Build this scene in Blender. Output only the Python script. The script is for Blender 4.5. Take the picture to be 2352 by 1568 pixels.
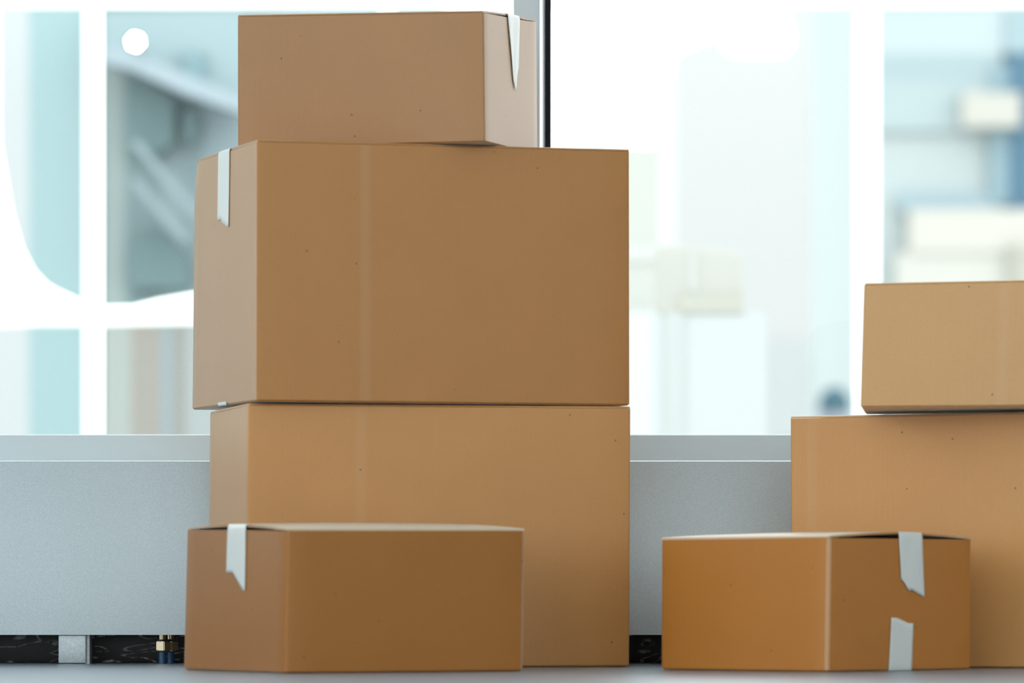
import bpy, bmesh, math, random
from mathutils import Vector

# ------------------------------------------------------------------ reset
for o in list(bpy.data.objects):
    bpy.data.objects.remove(o, do_unlink=True)
S = bpy.context.scene
COL = S.collection
random.seed(7)

# ------------------------------------------------------------------ camera
FPX = 12000.0          # focal length in pixels of the 2352 px wide frame
HY = 1345.0            # eye level row
HC = 0.1315            # camera stands low, just above the floor
cam_d = bpy.data.cameras.new('camera')
cam = bpy.data.objects.new('camera', cam_d)
COL.objects.link(cam)
cam.location = (0, 0, HC)
cam.rotation_euler = (math.pi / 2, 0, 0)
cam_d.sensor_width = 36.0
cam_d.lens = 36.0 * FPX / 2352.0
cam_d.shift_y = (HY - 784.0) / 2352.0
cam_d.clip_end = 500
cam_d.dof.use_dof = True
cam_d.dof.focus_distance = 8.75
cam_d.dof.aperture_fstop = 3.4
cam_d.dof.aperture_blades = 6
cam_d.dof.aperture_rotation = math.radians(12)
S.camera = cam

# ------------------------------------------------------------------ sky, light, exposure
SKY = 3.25
w = bpy.data.worlds.new('overcast_sky')
S.world = w
w.use_nodes = True
bg = w.node_tree.nodes['Background']
bg.inputs[0].default_value = (0.945, 0.995, 0.985, 1)
bg.inputs[1].default_value = SKY
S.view_settings.view_transform = 'Standard'
S.view_settings.look = 'None'
S.view_settings.gamma = 1
S.view_settings.exposure = 0.0
S.view_settings.use_curve_mapping = False


# ------------------------------------------------------------------ helpers
def lin(c):
    return tuple(((v / 255) / 12.92 if v / 255 <= 0.04045 else ((v / 255 + 0.055) / 1.055) ** 2.4) for v in c)


def P(px, py, Y):
    """point of the place that stands at distance Y on the sight line of a frame pixel"""
    return Vector(((px - 1176.0) * Y / FPX, Y, HC + (HY - py) * Y / FPX))


def new_mat(name, col=(.5, .5, .5), rough=.5, spec=.5, metal=0.0):
    m = bpy.data.materials.new(name)
    m.use_nodes = True
    b = m.node_tree.nodes['Principled BSDF']
    b.inputs['Base Color'].default_value = (*col, 1)
    b.inputs['Roughness'].default_value = rough
    b.inputs['Specular IOR Level'].default_value = spec
    b.inputs['Metallic'].default_value = metal
    return m, m.node_tree, b


def nd(nt, typ, **kw):
    n = nt.nodes.new(typ)
    for k, v in kw.items():
        setattr(n, k, v)
    return n


def link_obj(name, bm, mat, parent=None, origin=None, smooth=35):
    me = bpy.data.meshes.new(name)
    bmesh.ops.recalc_face_normals(bm, faces=bm.faces)
    if origin is not None:
        bmesh.ops.translate(bm, verts=bm.verts, vec=-Vector(origin))
    bm.to_mesh(me)
    bm.free()
    o = bpy.data.objects.new(name, me)
    COL.objects.link(o)
    if mat:
        me.materials.append(mat)
    if smooth:
        me.shade_smooth()
        me.set_sharp_from_angle(angle=math.radians(smooth))
    if parent is not None:
        o.parent = parent
    elif origin is not None:
        o.location = origin
    return o


def empty(name, loc):
    o = bpy.data.objects.new(name, None)
    COL.objects.link(o)
    o.location = loc
    o.empty_display_size = .05
    return o


def tag(o, label=None, cat=None, group=None, kind=None):
    if label: o['label'] = label
    if cat: o['category'] = cat
    if group: o['group'] = group
    if kind: o['kind'] = kind
    return o


def add_box(bm, lo, hi, bevel=0.0, seg=2):
    vs = [bm.verts.new((x, y, z)) for x in (lo[0], hi[0]) for y in (lo[1], hi[1]) for z in (lo[2], hi[2])]
    idx = [(0, 1, 3, 2), (4, 6, 7, 5), (0, 4, 5, 1), (2, 3, 7, 6), (0, 2, 6, 4), (1, 5, 7, 3)]
    fs = [bm.faces.new([vs[i] for i in f]) for f in idx]
    if bevel:
        es = list({e for f in fs for e in f.edges})
        bmesh.ops.bevel(bm, geom=es, offset=bevel, segments=seg, profile=.5, affect='EDGES')
    return fs


def box_bm(lo, hi, bevel=0.0, seg=2):
    bm = bmesh.new()
    add_box(bm, lo, hi, bevel, seg)
    return bm


def prism_bm(pts, dv, bevel=0.0, seg=3):
    """closed outline (world points) given thickness dv"""
    bm = bmesh.new()
    a = [bm.verts.new(p) for p in pts]
    b = [bm.verts.new(Vector(p) + Vector(dv)) for p in pts]
    n = len(a)
    f1 = bm.faces.new(a)
    f2 = bm.faces.new(list(reversed(b)))
    for i in range(n):
        bm.faces.new((a[i], b[i], b[(i + 1) % n], a[(i + 1) % n]))
    if bevel:
        bmesh.ops.recalc_face_normals(bm, faces=bm.faces)
        bmesh.ops.bevel(bm, geom=list(f1.edges) + list(f2.edges), offset=bevel, segments=seg, profile=.5, affect='EDGES')
    return bm


def tube(bm, p0, p1, r0, r1, n=20, cap=True):
    p0, p1 = Vector(p0), Vector(p1)
    d = (p1 - p0).normalized()
    a = d.orthogonal().normalized()
    b = d.cross(a)
    A = [bm.verts.new(p0 + (a * math.cos(2 * math.pi * i / n) + b * math.sin(2 * math.pi * i / n)) * r0) for i in range(n)]
    B = [bm.verts.new(p1 + (a * math.cos(2 * math.pi * i / n) + b * math.sin(2 * math.pi * i / n)) * r1) for i in range(n)]
    for i in range(n):
        bm.faces.new((A[i], A[(i + 1) % n], B[(i + 1) % n], B[i]))
    if cap:
        bm.faces.new(A)
        bm.faces.new(B)


# ------------------------------------------------------------------ materials
def cardboard(name, srgb, rough=.38, spec=.32):
    m, nt, b = new_mat(name, lin(srgb), rough, spec)
    b.inputs['Sheen Weight'].default_value = .30
    b.inputs['Sheen Roughness'].default_value = .35
    b.inputs['Sheen Tint'].default_value = (.92, 1.0, .88, 1)
    tc = nd(nt, 'ShaderNodeTexCoord')
    at = nd(nt, 'ShaderNodeAttribute', attribute_name='along')
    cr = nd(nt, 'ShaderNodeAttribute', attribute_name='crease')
    # fibre mottling
    n1 = nd(nt, 'ShaderNodeTexNoise'); n1.inputs['Scale'].default_value = 9; n1.inputs['Detail'].default_value = 4
    n2 = nd(nt, 'ShaderNodeTexNoise'); n2.inputs['Scale'].default_value = 420; n2.inputs['Detail'].default_value = 3
    nt.links.new(tc.outputs['Object'], n1.inputs['Vector'])
    nt.links.new(tc.outputs['Object'], n2.inputs['Vector'])
    # fluting: streaks that run up the wall
    n3 = nd(nt, 'ShaderNodeTexNoise', noise_dimensions='1D'); n3.inputs['Scale'].default_value = 1; n3.inputs['Detail'].default_value = 2
    mu = nd(nt, 'ShaderNodeMath', operation='MULTIPLY'); mu.inputs[1].default_value = 260
    nt.links.new(at.outputs['Fac'], mu.inputs[0]); nt.links.new(mu.outputs[0], n3.inputs['W'])

    def centred(sock, amp):
        a = nd(nt, 'ShaderNodeMath', operation='SUBTRACT'); a.inputs[1].default_value = .5
        nt.links.new(sock, a.inputs[0])
        c = nd(nt, 'ShaderNodeMath', operation='MULTIPLY'); c.inputs[1].default_value = amp
        nt.links.new(a.outputs[0], c.inputs[0])
        return c.outputs[0]

    def add(x, y):
        a = nd(nt, 'ShaderNodeMath', operation='ADD')
        nt.links.new(x, a.inputs[0])
        if isinstance(y, float): a.inputs[1].default_value = y
        else: nt.links.new(y, a.inputs[1])
        return a.outputs[0]
    v = add(add(add(centred(n1.outputs['Fac'], .10), centred(n2.outputs['Fac'], .16)), centred(n3.outputs['Fac'], .045)), 1.0)
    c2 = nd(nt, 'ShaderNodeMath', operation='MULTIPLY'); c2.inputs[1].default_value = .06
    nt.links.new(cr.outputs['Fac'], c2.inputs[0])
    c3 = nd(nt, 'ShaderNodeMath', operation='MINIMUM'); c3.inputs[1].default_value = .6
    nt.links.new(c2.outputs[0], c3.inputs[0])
    mx = nd(nt, 'ShaderNodeVectorMath', operation='SCALE')
    mx.inputs[0].default_value = lin(srgb)
    nt.links.new(v, mx.inputs['Scale'])
    # tiny dark specks in the paper
    vo = nd(nt, 'ShaderNodeTexVoronoi'); vo.inputs['Scale'].default_value = 21; vo.inputs['Randomness'].default_value = 1
    nt.links.new(tc.outputs['Object'], vo.inputs['Vector'])
    lt = nd(nt, 'ShaderNodeMath', operation='LESS_THAN'); lt.inputs[1].default_value = .036
    nt.links.new(vo.outputs['Distance'], lt.inputs[0])
    s2 = nd(nt, 'ShaderNodeMath', operation='MULTIPLY'); s2.inputs[1].default_value = .6
    nt.links.new(lt.outputs[0], s2.inputs[0])
    mix = nd(nt, 'ShaderNodeMix', data_type='RGBA')
    nt.links.new(s2.outputs[0], mix.inputs['Factor'])
    worn_lit = nd(nt, 'ShaderNodeMix', data_type='RGBA')          # pale creases and scuffs, plus window light painted on lid folds and corners
    nt.links.new(c3.outputs[0], worn_lit.inputs['Factor'])
    nt.links.new(mx.outputs[0], worn_lit.inputs['A'])
    worn_lit.inputs['B'].default_value = (.72, .64, .50, 1)
    nt.links.new(worn_lit.outputs['Result'], mix.inputs['A'])
    mix.inputs['B'].default_value = (.05, .025, .012, 1)
    nt.links.new(mix.outputs['Result'], b.inputs['Base Color'])
    bp = nd(nt, 'ShaderNodeBump'); bp.inputs['Strength'].default_value = .12; bp.inputs['Distance'].default_value = .0006
    nt.links.new(n3.outputs['Fac'], bp.inputs['Height'])
    nt.links.new(bp.outputs[0], b.inputs['Normal'])
    return m


def tape_mat():
    m, nt, b = new_mat('white_paper_tape', (.70, .73, .71), .36, .45)
    tc = nd(nt, 'ShaderNodeTexCoord')
    n = nd(nt, 'ShaderNodeTexNoise'); n.inputs['Scale'].default_value = 55; n.inputs['Detail'].default_value = 3
    mp = nd(nt, 'ShaderNodeMapping'); mp.inputs['Scale'].default_value = (2.2, 2.2, .6)
    nt.links.new(tc.outputs['Object'], mp.inputs[0]); nt.links.new(mp.outputs[0], n.inputs['Vector'])
    bp = nd(nt, 'ShaderNodeBump'); bp.inputs['Strength'].default_value = .25; bp.inputs['Distance'].default_value = .002
    nt.links.new(n.outputs['Fac'], bp.inputs['Height']); nt.links.new(bp.outputs[0], b.inputs['Normal'])
    return m


def speckled(name, col, rough, amp, scale, spec=.5, metal=0.0):
    m, nt, b = new_mat(name, col, rough, spec, metal)
    tc = nd(nt, 'ShaderNodeTexCoord')
    n = nd(nt, 'ShaderNodeTexNoise'); n.inputs['Scale'].default_value = scale; n.inputs['Detail'].default_value = 2
    nt.links.new(tc.outputs['Object'], n.inputs['Vector'])
    r = nd(nt, 'ShaderNodeMapRange'); r.inputs[1].default_value = .25; r.inputs[2].default_value = .75
    r.inputs[3].default_value = 1 - amp; r.inputs[4].default_value = 1 + amp
    nt.links.new(n.outputs['Fac'], r.inputs[0])
    s = nd(nt, 'ShaderNodeVectorMath', operation='SCALE'); s.inputs[0].default_value = col
    nt.links.new(r.outputs[0], s.inputs['Scale']); nt.links.new(s.outputs[0], b.inputs['Base Color'])
    bp = nd(nt, 'ShaderNodeBump'); bp.inputs['Strength'].default_value = .25; bp.inputs['Distance'].default_value = .0006
    nt.links.new(n.outputs['Fac'], bp.inputs['Height']); nt.links.new(bp.outputs[0], b.inputs['Normal'])
    return m


def black_wood():
    m, nt, b = new_mat('black_stained_oak', (.01, .009, .009), .45, .4)
    tc = nd(nt, 'ShaderNodeTexCoord')
    mp = nd(nt, 'ShaderNodeMapping'); mp.inputs['Scale'].default_value = (5.0, 5.0, 17.0)
    nt.links.new(tc.outputs['Object'], mp.inputs[0])
    n = nd(nt, 'ShaderNodeTexNoise'); n.inputs['Scale'].default_value = 1.6; n.inputs['Detail'].default_value = 1.5; n.inputs['Distortion'].default_value = .5
    nt.links.new(mp.outputs[0], n.inputs['Vector'])
    mu = nd(nt, 'ShaderNodeMath', operation='MULTIPLY'); mu.inputs[1].default_value = 9.0
    nt.links.new(n.outputs['Fac'], mu.inputs[0])
    fr = nd(nt, 'ShaderNodeMath', operation='PINGPONG'); fr.inputs[1].default_value = .5
    nt.links.new(mu.outputs[0], fr.inputs[0])
    n2 = nd(nt, 'ShaderNodeTexNoise'); n2.inputs['Scale'].default_value = 90; n2.inputs['Detail'].default_value = 4
    nt.links.new(tc.outputs['Object'], n2.inputs['Vector'])
    rp = nd(nt, 'ShaderNodeMapRange'); rp.inputs[1].default_value = .36; rp.inputs[2].default_value = .5
    nt.links.new(fr.outputs[0], rp.inputs[0])
    r2 = nd(nt, 'ShaderNodeMapRange'); r2.inputs[1].default_value = .38; r2.inputs[2].default_value = .62
    nt.links.new(n2.outputs['Fac'], r2.inputs[0])
    mm = nd(nt, 'ShaderNodeMath', operation='MULTIPLY')
    nt.links.new(rp.outputs[0], mm.inputs[0]); nt.links.new(r2.outputs[0], mm.inputs[1])
    mix = nd(nt, 'ShaderNodeMix', data_type='RGBA')
    nt.links.new(mm.outputs[0], mix.inputs['Factor'])
    mix.inputs['A'].default_value = (.008, .007, .008, 1); mix.inputs['B'].default_value = (.55, .54, .56, 1)
    nt.links.new(mix.outputs['Result'], b.inputs['Base Color'])
    return m


def floor_mat():
    m, nt, b = new_mat('pale_grey_floor', (.3, .32, .34), .3, .5)
    tc = nd(nt, 'ShaderNodeTexCoord')
    mp = nd(nt, 'ShaderNodeMapping'); mp.inputs['Scale'].default_value = (1, 5, 1); mp.inputs['Rotation'].default_value = (0, 0, .5)
    nt.links.new(tc.outputs['Object'], mp.inputs[0])
    n = nd(nt, 'ShaderNodeTexNoise'); n.inputs['Scale'].default_value = 5; n.inputs['Detail'].default_value = 5
    nt.links.new(mp.outputs[0], n.inputs['Vector'])
    br = nd(nt, 'ShaderNodeTexBrick'); br.inputs['Scale'].default_value = 1.0
    br.inputs['Brick Width'].default_value = 1.2; br.inputs['Row Height'].default_value = .19; br.inputs['Mortar Size'].default_value = .002
    br.inputs['Color1'].default_value = (.19, .255, .32, 1); br.inputs['Color2'].default_value = (.25, .30, .36, 1); br.inputs['Mortar'].default_value = (.12, .12, .13, 1)
    mp2 = nd(nt, 'ShaderNodeMapping'); mp2.inputs['Rotation'].default_value = (0, 0, .9)
    nt.links.new(tc.outputs['Object'], mp2.inputs[0]); nt.links.new(mp2.outputs[0], br.inputs['Vector'])
    r = nd(nt, 'ShaderNodeMapRange'); r.inputs[3].default_value = .75; r.inputs[4].default_value = 1.25
    nt.links.new(n.outputs['Fac'], r.inputs[0])
    s = nd(nt, 'ShaderNodeVectorMath', operation='SCALE')
    nt.links.new(br.outputs['Color'], s.inputs[0]); nt.links.new(r.outputs[0], s.inputs['Scale'])
    nt.links.new(s.outputs[0], b.inputs['Base Color'])
    n2 = nd(nt, 'ShaderNodeTexNoise'); n2.inputs['Scale'].default_value = 160; n2.inputs['Detail'].default_value = 2
    nt.links.new(tc.outputs['Object'], n2.inputs['Vector'])
    bp = nd(nt, 'ShaderNodeBump'); bp.inputs['Strength'].default_value = .12; bp.inputs['Distance'].default_value = .001
    nt.links.new(n2.outputs['Fac'], bp.inputs['Height']); nt.links.new(bp.outputs[0], b.inputs['Normal'])
    return m


def glass_mat():
    m = bpy.data.materials.new('clear_window_glass'); m.use_nodes = True
    nt = m.node_tree; nt.nodes.clear()
    out = nd(nt, 'ShaderNodeOutputMaterial')
    tr = nd(nt, 'ShaderNodeBsdfTransparent'); tr.inputs[0].default_value = (.985, .99, .99, 1)
    gl = nd(nt, 'ShaderNodeBsdfGlossy'); gl.inputs['Roughness'].default_value = .01
    fr = nd(nt, 'ShaderNodeFresnel'); fr.inputs[0].default_value = 1.16
    mx = nd(nt, 'ShaderNodeMixShader')
    nt.links.new(fr.outputs[0], mx.inputs[0]); nt.links.new(tr.outputs[0], mx.inputs[1]); nt.links.new(gl.outputs[0], mx.inputs[2])
    nt.links.new(mx.outputs[0], out.inputs[0])
    return m


M_TAPE = tape_mat()
M_GLASS = glass_mat()
M_RAD = speckled('silver_grey_enamel', (.485, .57, .61), .42, .10, 420, .5, .25)
M_FOOT = speckled('silver_grey_enamel_foot', (.485, .56, .60), .38, .14, 300, .5, .25)
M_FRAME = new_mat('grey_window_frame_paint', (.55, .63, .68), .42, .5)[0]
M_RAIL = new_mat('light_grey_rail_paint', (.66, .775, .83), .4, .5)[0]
M_BEAD = new_mat('bright_anodised_bead', (.92, .94, .96), .22, .5, 1.0)[0]
M_GASKET = new_mat('black_rubber_gasket', (.006, .008, .014), .6, .2)[0]
M_WOOD = black_wood()
M_FLOOR = floor_mat()
M_WALL = new_mat('off_white_wall_paint', (.80, .79, .76), .7, .3)[0]
M_CEIL = new_mat('white_ceiling_paint', (.85, .85, .84), .8, .2)[0]
M_BRASS = new_mat('nickelled_brass', (.50, .43, .30), .22, .5, 1.0)[0]
M_BLUE = new_mat('blue_pipe_plastic', (.02, .08, .18), .4, .5)[0]

# ------------------------------------------------------------------ the room
YG = 9.0                # plane of the window glass
RX0, RX1, RY0, RZ1 = -4.2, 4.2, -2.2, 3.1
fl = link_obj('floor', box_bm((RX0, RY0, -.08), (RX1, YG + .15, 0)), M_FLOOR, smooth=0)
tag(fl, 'pale grey glossy floor under the boxes', 'floor', kind='structure')
ce = link_obj('ceiling', box_bm((RX0, RY0, RZ1), (RX1, YG + .15, RZ1 + .12)), M_CEIL, smooth=0)
tag(ce, 'white ceiling above the room', 'ceiling', kind='structure')
bm = bmesh.new()
add_box(bm, (RX1, 4.0, 0), (RX1 + .12, YG + .15, RZ1))
wr = link_obj('wall_right', bm, M_WALL, smooth=0)
tag(wr, 'off white side wall right of the window', 'wall', kind='structure')

SILL = P(0, 997, 8.95).z            # top of the low wall and its frame rail
wb = link_obj('wall_back', box_bm((RX0, 8.985, 0), (RX1, YG + .13, SILL - .06)), M_WALL, smooth=0)
tag(wb, 'low wall under the window behind the radiator', 'wall', kind='structure')
bb = link_obj('baseboard_back', box_bm((RX0, 8.965, 0), (RX1, 8.985, .085), .002), M_WOOD)
tag(bb, 'black stained oak baseboard below the radiator', 'baseboard', kind='structure')

# window in view: rail, mullion with bead and gasket, two panes
win = empty('window_1', (0, YG, SILL))
tag(win, 'large window with grey frame behind the cardboard boxes', 'window', kind='structure')
wo = win.location
MX0, MX1 = P(1180, 0, 8.93).x, P(1240, 0, 8.93).x
BX1 = P(1253, 0, 8.97).x
GX1 = P(1265, 0, 8.993).x
ZT = 2.95
bm = bmesh.new()
bm.free()
pr = [(8.915, SILL - .075), (8.915, SILL - .048), (8.948, SILL - .0022), (8.9495, SILL - .0014), (8.9560, SILL), (YG + .05, SILL), (YG + .05, SILL - .075)]
link_obj('bottom_rail', prism_bm([Vector((RX0, y, z)) for y, z in pr], (RX1 - RX0, 0, 0)), M_RAIL, win, wo, smooth=30)
bm = box_bm((RX0, 8.955, ZT), (RX1, YG + .05, RZ1), .0025)
link_obj('top_rail', bm, M_FRAME, win, wo)
bm = box_bm((MX0, 8.93, SILL - .01), (MX1, YG + .05, ZT + .01), .0012)
link_obj('mullion', bm, M_FRAME, win, wo)
# steep glazing bead beside the mullion
pts = [(MX1, 8.9335, SILL), (MX1 + .0015, 8.9335, SILL), (BX1, 8.985, SILL), (BX1, YG + .02, SILL), (MX1, YG + .02, SILL)]
link_obj('glazing_bead', prism_bm([Vector(p) for p in pts], (0, 0, ZT - SILL)), M_BEAD, win, wo, smooth=20)
link_obj('gasket', box_bm((BX1, 8.992, SILL), (GX1, YG + .02, ZT), .0008), M_GASKET, win, wo)
link_obj('pane', box_bm((RX0, YG - .003, SILL - .005), (MX0 + .01, YG + .003, ZT + .01)), M_GLASS, win, wo, smooth=0)
link_obj('pane', box_bm((BX1, YG - .003, SILL - .005), (RX1, YG + .003, ZT + .01)), M_GLASS, win, wo, smooth=0)

# glazed left side of the room and glazed end behind the camera: the daylight on the box fronts
w2 = empty('window_2', (RX0, 3, 0))
tag(w2, 'floor to ceiling glazing on the left side of the room', 'window', kind='structure')
w4 = empty('fill_window_4', (RX1, 2, 0))  # unseen glazing, added to brighten the right hand side
tag(w4, 'unseen floor to ceiling glazing added on the right for fill daylight', 'window', kind='structure')
YWL = 6.7
for ww, xx, y0, y1, n in ((w2, RX0, RY0, YWL, 5), (w4, RX1, RY0, 4.0, 4)):
    for i in range(n + 1):
        y = y0 + .06 + i * (y1 - y0 - .1) / n
        link_obj('post', box_bm((xx - .04, y - .035, 0), (xx + .04, y + .035, RZ1)), M_FRAME, ww, ww.location, smooth=0)
    link_obj('pane', box_bm((xx - .003, y0 + .06, 0), (xx + .003, y1 - .01, RZ1)), M_GLASS, ww, ww.location, smooth=0)
wl = link_obj('wall_left', box_bm((RX0 - .12, YWL, 0), (RX0, YG + .15, RZ1)), M_WALL, smooth=0)
tag(wl, 'off white side wall left of the window', 'wall', kind='structure')
w3 = empty('window_3', (0, RY0, 0))
tag(w3, 'wide window in the end wall behind the camera', 'window', kind='structure')
for i in range(5):
    x = RX0 + .05 + i * (RX1 - RX0 - .1) / 4
    link_obj('post', box_bm((x - .035, RY0 - .06, .1), (x + .035, RY0 + .02, 3.05)), M_FRAME, w3, w3.location, smooth=0)
link_obj('pane', box_bm((RX0 + .05, RY0 - .02, .1), (RX1 - .05, RY0 - .014, 3.05)), M_GLASS, w3, w3.location, smooth=0)
bm = bmesh.new()
add_box(bm, (RX0, RY0 - .1, 0), (RX1, RY0, .1))
add_box(bm, (RX0, RY0 - .1, 3.05), (RX1, RY0, RZ1))
wf = link_obj('wall_front', bm, M_WALL, smooth=0)
tag(wf, 'end wall behind the camera', 'wall', kind='structure')

# ------------------------------------------------------------------ radiator
YR = 8.80
ZR0, ZR1 = P(0, 1457.5, YR).z, P(0, 1057, YR).z
rad = empty('radiator', (0, YR + .04, 0))
tag(rad, 'long low silver grey radiator on feet under the window', 'radiator')
ro = rad.location
# front sheet: flat face, rolled top edge, small return at the bottom
prof = [(YR, ZR0), (YR, ZR1 - .0036), (YR + .0004, ZR1 - .0027), (YR + .0012, ZR1 - .0018), (YR + .009, ZR1),
        (YR + .012, ZR1), (YR + .012, ZR1 - .0025), (YR + .002, ZR1 - .006), (YR + .002, ZR0 + .002), (YR + .014, ZR0 + .002), (YR + .014, ZR0)]
RL, RR = -1.9, 1.6
link_obj('front_panel', prism_bm([Vector((RL, y, z)) for y, z in prof], (RR - RL, 0, 0)), M_RAD, rad, ro)
link_obj('back_panel', box_bm((RL, YR + .075, ZR0), (RR, YR + .08, ZR1), .001), M_RAD, rad, ro)
for xx in (RL, RR - .003):
    link_obj('end_panel', box_bm((xx, YR + .002, ZR0), (xx + .003, YR + .08, ZR1 - .002)), M_RAD, rad, ro)
bm = bmesh.new()
for i in range(116):
    x = RL + .02 + i * .03
    add_box(bm, (x, YR + .013, ZR1 - .005), (x + .004, YR + .075, ZR1 - .001))
tag(link_obj('grille_bars', bm, M_RAD, rad, ro, smooth=0), kind='stuff')
link_obj('heating_core', box_bm((RL + .05, YR + .02, ZR0 + .02), (RR - .05, YR + .07, ZR1 - .05)), M_RAD, rad, ro, smooth=0)
for px in (134, 1700):
    x0, x1 = P(px, 0, YR + .005).x, P(px + 64, 0, YR + .005).x
    f = link_obj('foot', box_bm((x0, YR + .005, .001), (x1, YR + .03, ZR0), .0022, 3), M_FOOT, rad, ro)
    link_obj('foot_bracket', box_bm((x1 - .004, YR + .018, 0), (x1 + .0045, YR + .07, ZR0)), M_FOOT, f, ro, smooth=0)
# supply and return connections near the foot
for k, (px, yy) in enumerate(((373, YR + .03), (392, YR + .066))):
    c = P(px, 0, yy)
    zt = ZR0
    bm = bmesh.new()
    tube(bm, (c.x, yy, .0222 - k * .001), (c.x, yy, .0382 - k * .001), .0135, .0135, 6)
    es = [e for e in bm.edges]
    bmesh.ops.bevel(bm, geom=es, offset=.0012, segments=2, affect='EDGES')
    v = link_obj('union_nut', bm, M_BRASS, rad, ro)
    bm = bmesh.new()
    tube(bm, (c.x, yy, .037), (c.x, yy, .041), .0112, .0085)
    tube(bm, (c.x, yy, .041), (c.x, yy, zt + .02), .008, .0095)
    tube(bm, (c.x, yy, .0195), (c.x, yy, .0225), .0085, .0112)
    link_obj('collar', bm, M_BRASS, v, ro)
    bm = bmesh.new()
    tube(bm, (c.x, yy, 0), (c.x, yy, .028), .0066, .0066)
    link_obj('pipe', bm, M_BLUE, rad, ro)


# ------------------------------------------------------------------ cardboard boxes
class Warp:
    """maps metres (x along u, y along v, z up) into the slightly out of true box"""
    def __init__(s, b0, bu, bv, t0, tu, tv):
        s.B = [b0, bu, bv, bu + bv - b0]
        s.T = [t0, tu, tv, tu + tv - t0]
        s.Lu = (bu - b0).length; s.Lv = (bv - b0).length
        s.H = ((t0 - b0).length + (tu - bu).length + (tv - bv).length) / 3
        s.dents = []

    def __call__(s, x, y, z):
        u, v, w_ = x / s.Lu, y / s.Lv, z / s.H
        b = s.B[0] * (1 - u) * (1 - v) + s.B[1] * u * (1 - v) + s.B[2] * (1 - u) * v + s.B[3] * u * v
        t = s.T[0] * (1 - u) * (1 - v) + s.T[1] * u * (1 - v) + s.T[2] * (1 - u) * v + s.T[3] * u * v
        p = b + (t - b) * w_
        for (cx, cy, cz, r, d) in s.dents:
            q = math.sqrt((x - cx * s.Lu) ** 2 + (y - cy * s.Lv) ** 2 + (z - cz * s.H) ** 2)
            if q < r:
                p = p + Vector(d) * (1 - q / r) ** 1.5
        return p


TH = .0036


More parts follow.
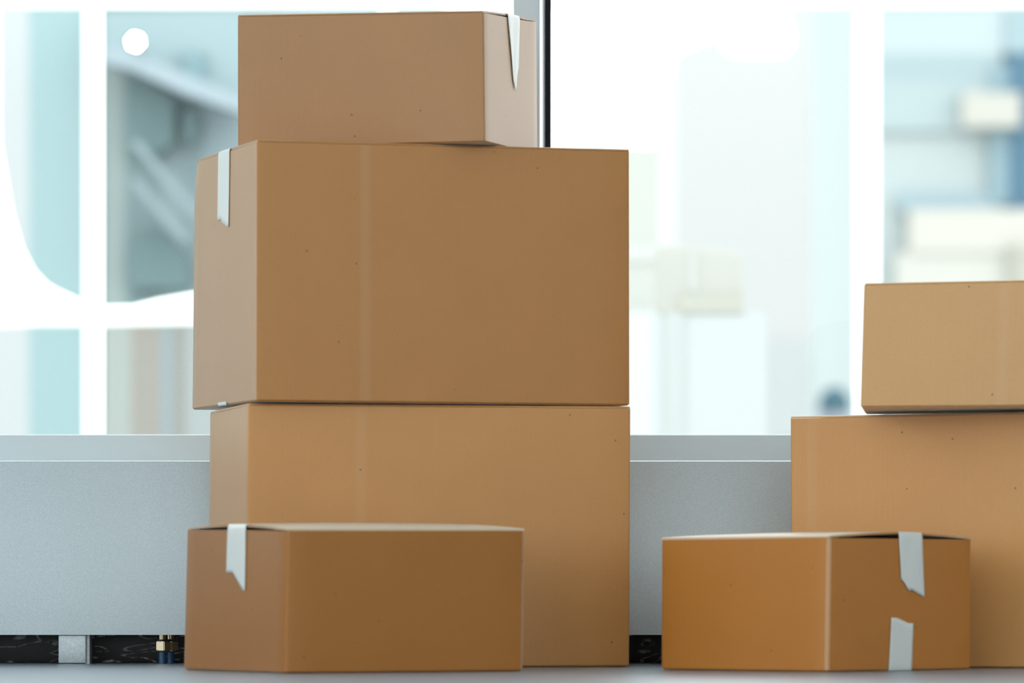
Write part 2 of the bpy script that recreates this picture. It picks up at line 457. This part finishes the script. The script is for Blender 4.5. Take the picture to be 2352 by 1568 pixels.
def make_box(W, mat, label, seam='u', bulge=.004, creases=(), top_tape=None, bottom_tape=None, bow=.0012, dents=(), group='cardboard boxes by the window', endlift=.55, wear_glint=(), fold_light=0.0):
    W.dents = list(dents)
    base = (W.B[0] + W.B[1] + W.B[2] + W.B[3]) / 4
    root = empty('cardboard_box', base)
    tag(root, label, 'box', group)
    Lu, Lv, H = W.Lu, W.Lv, W.H
    rnd = random.Random(len(label) * 31 + int(Lu * 1000))
    # ---- body: rounded-corner wall shell
    r = .0036 if not wear_glint else .0065
    per = []                       # (x, y, nx, ny, along, crease)
    sides = [((0, 0), (1, 0), Lu, (0, -1)), ((Lu, 0), (0, 1), Lv, (1, 0)), ((Lu, Lv), (-1, 0), Lu, (0, 1)), ((0, Lv), (0, -1), Lv, (-1, 0))]
    along = 0.0
    bows = [bow * rnd.uniform(.5, 1.1) for _ in range(4)]
    for k, (o, d, L, n) in enumerate(sides):
        ss = [r + (L - 2 * r) * i / 12 for i in range(13)]
        cre = [c for kk, c in creases if kk == k]
        for c in cre:
            ss = [s for s in ss if abs(s - c * L) > .016] + [c * L - .012, c * L - .006, c * L, c * L + .006, c * L + .012]
        ss.sort()
        for s_ in ss:
            q = (s_ - r) / (L - 2 * r)
            off = bows[k] * math.sin(math.pi * max(0, min(1, q)))
            cv = 0.0
            for c in cre:
                e = abs(s_ - c * L)
                cv = max(cv, 1.0 if e < .001 else .75 if e < .007 else 0.0)
            per.append((o[0] + d[0] * s_, o[1] + d[1] * s_, n[0], n[1], along + s_, cv, off))
        along += L
        n2 = sides[(k + 1) % 4][3]
        cx = o[0] + d[0] * (L - r) - n[0] * r
        cy = o[1] + d[1] * (L - r) - n[1] * r
        for i in (1, 2, 3):
            a = math.pi / 2 * i / 4
            nx, ny = n[0] * math.cos(a) + n2[0] * math.sin(a), n[1] * math.cos(a) + n2[1] * math.sin(a)
            per.append((cx + nx * r, cy + ny * r, nx, ny, along, 4.5 if k in wear_glint else 0.0, 0.0))  # scuffed corner edge with its bright highlight painted in
    bm = bmesh.new()
    lay_a = bm.verts.layers.float.new('along')
    lay_c = bm.verts.layers.float.new('crease')
    NZ = 8
    rings = [[bm.verts.new(W(x - nx * .0035, y - ny * .0035, 0)) for (x, y, nx, ny, al, cv, off) in per]]
    for j in range(NZ + 1):
        z = max(.0028, H * j / NZ)
        amp = math.sin(math.pi * j / NZ)
        ring = []
        for (x, y, nx, ny, al, cv, off) in per:
            v = bm.verts.new(W(x + nx * off * amp, y + ny * off * amp, z))
            v[lay_a] = al; v[lay_c] = cv
            ring.append(v)
        rings.append(ring)
    for zi in (H, .006):
        rings.append([bm.verts.new(W(x - nx * TH, y - ny * TH, zi)) for (x, y, nx, ny, al, cv, off) in per])
    n = len(per)
    for a, b in zip(rings[:-1], rings[1:]):
        for i in range(n):
            bm.faces.new((a[i], a[(i + 1) % n], b[(i + 1) % n], b[i]))
    bm.faces.new(rings[0])
    bm.faces.new(rings[-1])
    link_obj('body', bm, mat, root, base, smooth=30)

    La, Lb = (Lu, Lv) if seam == 'u' else (Lv, Lu)

    def AB(a, b, z):
        return W(a, b, z) if seam == 'u' else W(b, a, z)

    def lift(a, b):
        q = 1 - abs(2 * b / Lb - 1) ** 1.6
        return bulge * q * (endlift + (1 - endlift) * math.sin(math.pi * min(1, max(0, a / La))))

    # ---- two outer top flaps meeting at the seam, two inner flaps beneath
    for side in (0, 1):
        bm = bmesh.new()
        la = bm.verts.layers.float.new('along')
        lc = bm.verts.layers.float.new('crease')
        prof_n = 7
        rows = []
        NA = 14
        for i in range(NA + 1):
            a = .0012 + (La - .0024) * i / NA
            top, bot = [], []
            bs = [0.0, .0006, .0018, .0042] + [.0042 + (Lb / 2 - .0006 - .0042) * k / prof_n for k in range(1, prof_n + 1)]
            zs = [.0004, .0016, .0028, TH]
            for k, b in enumerate(bs):
                z = H + (zs[k] if k < 4 else TH) + lift(a, b)
                top.append((b, z))
            for b in reversed(bs[3:]):
                bot.append((b, H + .0004 + lift(a, b)))
            ring = []
            for (b, z) in top + bot:
                fold = fold_light * max(0.0, 1 - b / (Lb * .45))  # window-lit lid strip painted in as paler board along the fold
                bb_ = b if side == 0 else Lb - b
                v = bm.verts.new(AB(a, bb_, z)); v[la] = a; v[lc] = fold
                ring.append(v)
            rows.append(ring)
        m_ = len(rows[0])
        for A, B in zip(rows[:-1], rows[1:]):
            for i in range(m_):
                bm.faces.new((A[i], A[(i + 1) % m_], B[(i + 1) % m_], B[i]))
        bm.faces.new(rows[0]); bm.faces.new(rows[-1])
        link_obj('top_flap', bm, mat, root, base, smooth=30)
    for side in (0, 1):
        bm = bmesh.new()
        a0, a1 = TH + .0004, La * .33
        if side: a0, a1 = La - a1, La - a0
        vs = [bm.verts.new(AB(a, b, z)) for a in (a0, a1) for b in (TH + .001, Lb - TH - .001) for z in (H - TH - .0006, H - .0006)]
        for f in [(0, 1, 3, 2), (4, 6, 7, 5), (0, 4, 5, 1), (2, 3, 7, 6), (0, 2, 6, 4), (1, 5, 7, 3)]:
            bm.faces.new([vs[i] for i in f])
        link_obj('inner_flap', bm, mat, root, base, smooth=0)

    # ---- tape
    def tape(c0, c1, prof, wrinkle, under):
        """c0..c1 across the face as fractions of Lb; prof = [(t, length down the face)]"""
        bm = bmesh.new()
        NT = 14
        e = .0005
        cols = []
        for k in range(NT + 1):
            t = k / NT
            for (ta, la_), (tb, lb_) in zip(prof[:-1], prof[1:]):
                if ta <= t <= tb:
                    ln = la_ + (lb_ - la_) * (t - ta) / (tb - ta); break
            b = (c0[0] + (c1[0] - c0[0]) * t) * Lb
            bl = (c0[1] + (c1[1] - c0[1]) * t) * Lb          # slant of the hanging end
            col = []
            if not under:
                for i in range(11):
                    a = (La - .002) * (1 - i / 10) if i < 10 else .0022
                    col.append((a, b, H + TH + lift(a, b) + e))
                zt = H + TH + lift(0.002, b) + e
                col.append((.0006, b, zt - .0003))
                col.append((-.0004, b, zt - .0015))
                col.append((-.0009 - e, b, H + lift(.002, b) * .5 - .001))
                for i in range(1, 13):
                    s_ = i / 12
                    z = H - .003 - (ln - .003) * s_
                    col.append((-.0006 - e - bow * math.sin(math.pi * max(0, z / H)) - wrinkle * (.5 + .5 * math.sin(t * 9 + s_ * 4)) * .6, b + (bl - b) * s_, z))
            else:
                for i in range(4):
                    col.append((La * .25 * (1 - i / 4) + .002, b, -e + .0002))
                col.append((-.0002, b, .0004))
                for i in range(0, 11):
                    s_ = i / 10
                    z = .002 + (ln - .002) * s_
                    col.append((-.0006 - e - bow * math.sin(math.pi * z / H) - wrinkle * .4 * (.5 + .5 * math.sin(t * 7 + s_ * 3)), b + (bl - b) * s_, z))
            cols.append([bm.verts.new(AB(a, b_, z)) for (a, b_, z) in col])
        for A, B in zip(cols[:-1], cols[1:]):
            for i in range(len(A) - 1):
                bm.faces.new((A[i], B[i], B[i + 1], A[i + 1]))
        o = link_obj('tape', bm, M_TAPE, root, base, smooth=50)
        o['label'] = 'strip of white paper tape with a torn end'
        so = o.modifiers.new('thickness', 'SOLIDIFY'); so.thickness = .00025; so.offset = 0
    if top_tape: tape(*top_tape, False)
    if bottom_tape: tape(*bottom_tape, True)
    return root


def corners(near, right, left, floor=False, zb=None):
    """each corner: (Y, px_bottom, py_bottom, px_top, py_top) -> Warp"""
    B, T = [], []
    for k, (Y, xb, yb, xt, yt) in enumerate((near, right, left)):
        p = P(xb, yb if yb else 1500, Y)
        if floor: p.z = .0006
        elif zb is not None: p.z = zb[k] if isinstance(zb, (tuple, list)) else zb
        B.append(p); T.append(P(xt, yt, Y))
    return Warp(B[0], B[1], B[2], T[0], T[1], T[2])


LEFT_TONE = (192, 139, 83)
# lower box of the tall stack
W_low = corners((8.30, 569, None, 571, 931), (8.475, 1446, None, 1449, 938), (8.60, 476, None, 482, 951), floor=True)
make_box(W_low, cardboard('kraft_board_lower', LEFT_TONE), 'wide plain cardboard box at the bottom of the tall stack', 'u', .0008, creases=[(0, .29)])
# big middle box
zm = W_low.T[0].z + TH + .0026
W_mid = corners((8.28, 590, 925, 591, 325.5), (8.48, 1447, 933, 1446, 348), (8.685, 441, 943, 447, 374), zb=(zm, zm, zm))
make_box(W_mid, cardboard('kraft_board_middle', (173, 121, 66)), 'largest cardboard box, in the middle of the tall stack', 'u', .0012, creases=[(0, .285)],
         top_tape=((.60, .60), (.42, .42), [(0, .107), (.3, .107), (.38, .112), (.85, .122), (1, .122)], .0004),
         bottom_tape=((.58, .58), (.45, .45), [(0, .006), (1, .006)], .0), dents=[(0, 1, 1, .03, (.004, -.002, -.006))])
# small box on top of the stack
zt = W_mid.T[0].z + TH + .0022
W_top = corners((8.353, 1113, 330, 1110, 29), (8.616, 1235, None, 1233, 53), (8.48, 545, None, 545, 39), zb=(zt, zt, zt))
make_box(W_top, cardboard('kraft_board_top', (166, 122, 80)), 'small cardboard box on top of the tall stack, against the window mullion', 'v', .0028,
         top_tape=((.44, .52), (.66, .62), [(0, .100), (.35, .118), (.5, .112), (.75, .090), (1, .078)], .0008), endlift=.9, dents=[(1, 0, 1, .06, (0, 0, .003))])
# box in front on the left
W_fl = corners((7.82, 655, None, 660, 1219), (8.02, 1203, None, 1207, 1219), (8.16, 420, None, 428, 1217), floor=True)
make_box(W_fl, cardboard('kraft_board_front_left', (158, 102, 42)), 'low cardboard box on the floor in front of the tall stack', 'u', .0075,
         top_tape=((.575, .575), (.395, .385), [(0, .064), (.35, .064), (.42, .068), (.85, .090), (1, .092)], .0006), endlift=.75, wear_glint=(0,), fold_light=10.0)
# box in front on the right
W_fr = corners((7.95, 1900, None, 1905, 1235), (8.21, 2231, None, 2233, 1239), (8.17, 1516, None, 1517, 1240), floor=True)
make_box(W_fr, cardboard('kraft_board_front_right', (182, 117, 48)), 'low cardboard box with two torn tape strips, set cornerwise on the floor', 'v', .0085,
         top_tape=((.475, .49), (.64, .655), [(0, .062), (.12, .066), (.33, .081), (.43, .078), (.7, .084), (1, .090)], .0009),
         bottom_tape=((.415, .425), (.575, .58), [(0, .082), (.25, .0815), (.65, .075), (.75, .073), (1, .073)], .0004), endlift=.8, wear_glint=(3,), fold_light=9.0)


# right hand stack: its front faces come nearer towards the right, out of the frame
def right_box(Yl, xb, xt, ztop, yaw, L, D, zb, lift_r=0.0, lift_b=0.0):
    lb = Vector(((xb - 1176) * Yl / FPX, Yl, zb)); lt = Vector(((xt - 1176) * Yl / FPX, Yl, ztop))
    d = Vector((math.cos(yaw), -math.sin(yaw), 0)) * L
    s = Vector((math.sin(yaw), math.cos(yaw), 0)) * D
    b0, t0 = lb + d + Vector((0, 0, lift_b)), lt + d + Vector((0, 0, lift_r))
    return Warp(b0, b0 + s, lb, t0, t0 + s, lt)


zmed = P(1815, 961, 8.5).z
W_med = right_box(8.5, 1817, 1815, zmed, math.radians(24), .62, .30, .0006, .003)
make_box(W_med, cardboard('kraft_board_right', (206, 152, 92)), 'wide cardboard box under a smaller one in the right hand stack', 'v', .0022, creases=[(3, .06)], endlift=2.2, fold_light=5.0)
W_rt = right_box(8.25, 1977, 1985, P(0, 655, 8.25).z, math.radians(5), .46, .34, zmed + TH + .0062, .007, .0015)
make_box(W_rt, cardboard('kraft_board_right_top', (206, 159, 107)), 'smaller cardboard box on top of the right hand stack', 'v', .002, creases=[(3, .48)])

# ------------------------------------------------------------------ outside, across the window
KEXT = 2.2          # how bright the open sky makes a white upright surface
_ext = {}


def ext(srgb, rough=.8):
    key = tuple(srgb) + (KEXT,)
    if key not in _ext:
        c = [min(.88, v / KEXT) for v in lin(srgb)]
        _ext[key] = new_mat('outdoor_paint_%d_%d_%d' % tuple(srgb), c, rough, 0.0)[0]
    return _ext[key]


M_WHITE_OUT = new_mat('white_outdoor_paint', (.88, .9, .9), .6, .3)[0]
GZ = -.15
gr = link_obj('ground', box_bm((-60, YG + .16, GZ - .2), (60, 130, GZ)), new_mat('pale_paving', (.55, .55, .53), .9, .2)[0], smooth=0)
tag(gr, 'pale paving outside the window', 'ground', kind='structure')


def slab(name, x0, x1, y0, y1, Y, depth, mat, parent, origin, to_ground=False, bevel=0.0):
    a, b = P(x0, y1, Y), P(x1, y0, Y)
    z0 = GZ if to_ground else a.z
    return link_obj(name, box_bm((a.x, Y, z0), (b.x, Y + depth, b.z), bevel), mat, parent, origin, smooth=30 if bevel else 0)


# white steel framework a few steps outside the glass
YP = 11.6
fr_ = empty('white_steel_frame', (P(900, 0, YP).x, YP, GZ))
tag(fr_, 'blurred white frame of posts and rail outside the window', 'frame')
for (x0, x1) in ((186, 236), (868, 912), (1960, 2026)):
    slab('post', x0, x1, -420, 1300, YP, .06, M_WHITE_OUT, fr_, fr_.location, True, .004)
slab('rail', -260, 1236, -40, 18, YP + .005, .05, M_WHITE_OUT, fr_, fr_.location, False, .004)
slab('rail', 1236, 2600, -40, 18, YP + .005, .05, M_WHITE_OUT, fr_, fr_.location, False, .004)

# white curved canopy edge
YC = 12.0
out = [(-260, -300), (-30, -300), (-30, 300), (0, 470), (22, 545), (50, 598), (80, 630), (130, 660), (190, 688), (250, 699), (305, 697),
       (360, 683), (440, 669), (560, 660), (700, 662), (760, 680), (760, 720), (600, 730), (420, 732), (230, 735), (60, 735), (-60, 740), (-260, 745)]
cv = link_obj('curved_canopy', prism_bm([P(x, y, YC) for x, y in out], (0, .35, 0), .012), M_WHITE_OUT, None, P(300, 735, YC), smooth=40)
tag(cv, 'blurred white curved band outside the left pane', 'canopy')

# left building with glass front
YL = 21.0
lb = empty('glass_front_building', (P(300, 0, YL).x, YL, GZ))
tag(lb, 'blue green glass fronted building seen through the left pane', 'building')
lo_ = lb.location
slab('wall', -5200, 1000, -2200, 1300, YL + .35, 4.0, ext((200, 220, 224)), lb, lo_, True)
slab('panel', -700, 66, -600, 1300, YL + .1, .25, ext((238, 245, 249)), lb, lo_, True)
slab('panel', 66, 200, -600, 1300, YL + .1, .25, ext((196, 228, 233)), lb, lo_, True)
for (x0, x1, y0, y1, c) in ((236, 288, 25, 735, (192, 210, 210)), (288, 372, 25, 735, (160, 186, 190)), (372, 420, 25, 735, (181, 203, 209)),
                            (420, 470, 25, 735, (172, 195, 201)), (470, 560, 25, 735, (188, 210, 218)),
                            (236, 300, 735, 1300, (206, 217, 214)), (300, 370, 735, 1300, (196, 193, 185)), (370, 396, 735, 1300, (186, 203, 210)),
                            (396, 428, 735, 1300, (188, 189, 184)), (428, 560, 735, 1300, (205, 216, 218))):
    slab('panel', x0, x1, y0, y1, YL + .05, .3, ext(c), lb, lo_, y1 > 1200)
# pale upper storey, sloping beam, dark windows and stair rails
up = [(236, 25), (560, 25), (560, 235), (420, 190), (300, 130), (236, 110)]
link_obj('upper_storey', prism_bm([P(x, y, YL - .1) for x, y in up], (0, .14, 0)), ext((196, 222, 228)), lb, lo_, smooth=0)
be = [(236, 100), (300, 112), (420, 165), (560, 222), (560, 262), (420, 212), (300, 158), (236, 142)]
link_obj('sloping_beam', prism_bm([P(x, y, YL - .3) for x, y in be], (0, .2, 0)), ext((200, 219, 230)), lb, lo_, smooth=0)
for pts_ in ([(292, 190), (330, 178), (400, 225), (400, 330), (330, 370), (292, 330)], [(300, 560), (370, 520), (430, 600), (430, 660), (300, 660)],
             [(420, 250), (450, 265), (440, 330), (420, 320)]):
    link_obj('dark_window', prism_bm([P(x, y, YL - .05) for x, y in pts_], (0, .1, 0)), ext((140, 168, 172)), lb, lo_, smooth=0)
for (x0, y0, x1, y1) in ((300, 420, 420, 560), (300, 330, 450, 500)):
    st = [(x0, y0), (x0 + 14, y0 - 12), (x1 + 14, y1 - 12), (x1, y1)]
    link_obj('stair_rail', prism_bm([P(x, y, YL - .25) for x, y in st], (0, .1, 0)), ext((176, 197, 204)), lb, lo_, smooth=0)
slab('blue_strip', 420, 470, 120, 225, YL - .14, .05, ext((170, 205, 212)), lb, lo_)

# lit lamp on that building
ml, nt, b = new_mat('lit_lamp_glass', (1, .97, .9), .4)
b.inputs['Emission Color'].default_value = (1, .96, .86, 1); b.inputs['Emission Strength'].default_value = 40
ml.cycles.emission_sampling = 'NONE'
lc = P(311, 96, YL - .6)
lamp = empty('outdoor_lamp', lc); tag(lamp, 'lit round lamp on the building behind the left pane', 'lamp')
bm = bmesh.new(); bmesh.ops.create_uvsphere(bm, u_segments=16, v_segments=10, radius=.022, matrix=__import__('mathutils').Matrix.Translation(lc))
link_obj('globe', bm, ml, lamp, lc)
bm = bmesh.new(); tube(bm, lc + Vector((0, .03, 0)), lc + Vector((0, .35, 0)), .012, .012, 10)
link_obj('arm', bm, ext((200, 219, 230)), lamp, lc)

# right hand view: pale buildings
KEXT = 2.05            # lower divisor, so paler paint on the right hand side
YB = 42.0
pb = empty('pale_gabled_building', (P(1760, 0, YB).x, YB, GZ))
tag(pb, 'pale overexposed building seen through the right pane', 'building')
o_ = pb.location
g = [(1547, 1330), (1547, 118), (1640, 78), (1720, 40), (1830, 0), (1960, -60), (1960, 1330)]
link_obj('wall', prism_bm([P(x, y, YB) for x, y in g], (0, 6, 0)), ext((250, 251, 251)), pb, o_, smooth=0)
slab('corner_pier', 1880, 1990, 0, 330, YB - .02, .02, ext((230, 241, 243)), pb, o_)
slab('corner_pier', 1885, 1990, 330, 640, YB - .02, .02, ext((230, 238, 236)), pb, o_)
slab('plinth', 1700, 1990, 780, 1300, YB - .02, .02, ext((240, 246, 248)), pb, o_, True)
slab('door', 1870, 1960, 825, 1300, YB - .04, .03, ext((228, 228, 220)), pb, o_, True)
# white rounded sign panel
YS = 16.0
sg = [(1625, -60), (1640, 60), (1655, 95), (1672, 118), (1700, 126), (1790, 126), (1815, 116), (1827, 95), (1820, 60), (1806, 30), (1830, -60)]
so_ = link_obj('hanging_sign', prism_bm([P(x, y, YS) for x, y in sg], (0, .12, 0), .01), M_WHITE_OUT, None, P(1730, 30, YS), smooth=40)
tag(so_, 'white rounded panel hanging outside the right pane', 'sign')
# beige block and low kiosk
bl = empty('beige_block', (P(1430, 0, 20).x, 20, GZ)); tag(bl, 'pale beige block beside the big middle box, outside the window', 'building')
slab('wall', 1340, 1516, 335, 720, 20, 1.2, ext((232, 236, 230)), bl, bl.location)
slab('band', 1400, 1517, 560, 600, 19.99, .03, ext((240, 243, 240)), bl, bl.location)
slab('base', 1330, 1520, 715, 1300, 19.9, 1.4, ext((246, 251, 252)), bl, bl.location, True)
YK = 15.0
ki = empty('outdoor_kiosk', (P(1610, 0, YK).x, YK, GZ)); tag(ki, 'pale kiosk with rounded top corner outside the right pane', 'kiosk')
kp = [(1514, 722), (1514, 563), (1600, 570), (1680, 577), (1697, 582), (1705, 596), (1707, 722)]
link_obj('top_panel', prism_bm([P(x, y, YK) for x, y in kp], (0, .5, 0), .004), ext((234, 235, 228)), ki, ki.location)
slab('stripe', 1580, 1602, 580, 668, YK - .003, .02, ext((240, 243, 240)), ki, ki.location)
slab('shelf', 1560, 1706, 672, 716, YK - .004, .02, ext((230, 231, 221)), ki, ki.location)
slab('lower_panel', 1506, 1760, 716, 1300, YK + .004, .5, ext((243, 250, 252)), ki, ki.location, True)
slab('post', 1528, 1572, 718, 1300, YK - .002, .1, ext((236, 243, 243)), ki, ki.location, True)
# small dark bollard
YD = 30.0
bo = empty('street_bollard', (P(1917, 0, YD).x, YD, GZ)); tag(bo, 'small dark rounded bollard outside, left of the right hand stack', 'bollard')
c = P(1917, 935, YD)
bm = bmesh.new(); bmesh.ops.create_uvsphere(bm, u_segments=20, v_segments=12, radius=.095, matrix=__import__('mathutils').Matrix.Translation(c))
bmesh.ops.scale(bm, vec=(1, 1, 1.25), verts=bm.verts, space=__import__('mathutils').Matrix.Translation(-c))
link_obj('head', bm, ext((100, 135, 150)), bo, bo.location)
bm = bmesh.new(); tube(bm, (c.x, YD, GZ), (c.x, YD, c.z), .15, .09)
link_obj('column', bm, ext((200, 205, 218)), bo, bo.location)

# building behind the right hand post
YE = 33.0
rb = empty('office_building', (P(2220, 0, YE).x, YE, GZ)); tag(rb, 'pale blue office building behind the right hand stack', 'building')
o_ = rb.location
slab('wall', 1990, 2700, -700, 1300, YE, 6, ext((226, 239, 241)), rb, o_, True)
for (x0, x1, y0, y1, c, d) in ((1995, 2300, 122, 190, (203, 224, 230), .05), (1995, 2300, 190, 300, (214, 232, 236), .05), (2060, 2300, 445, 486, (198, 222, 233), .06),
                               (1995, 2360, 22, 122, (228, 243, 249), .05), (2275, 2320, 150, 470, (176, 206, 218), .07), (2318, 2700, 120, 480, (112, 152, 178), .08),
                               (2310, 2700, 22, 120, (196, 222, 230), .08)):
    slab('window_band', x0, x1, y0, y1, YE - d, d, ext(c), rb, o_)
slab('balcony', 2212, 2345, 212, 290, YE - .2, .2, ext((240, 238, 230)), rb, o_)
slab('balcony', 2090, 2700, 480, 580, YE - .2, .2, ext((250, 247, 239)), rb, o_)
slab('balcony', 2060, 2700, 580, 1300, YE - .18, .18, ext((249, 248, 241)), rb, o_, True)
slab('downpipe', 2322, 2352, 560, 660, YE - .26, .05, ext((222, 222, 208)), rb, o_)
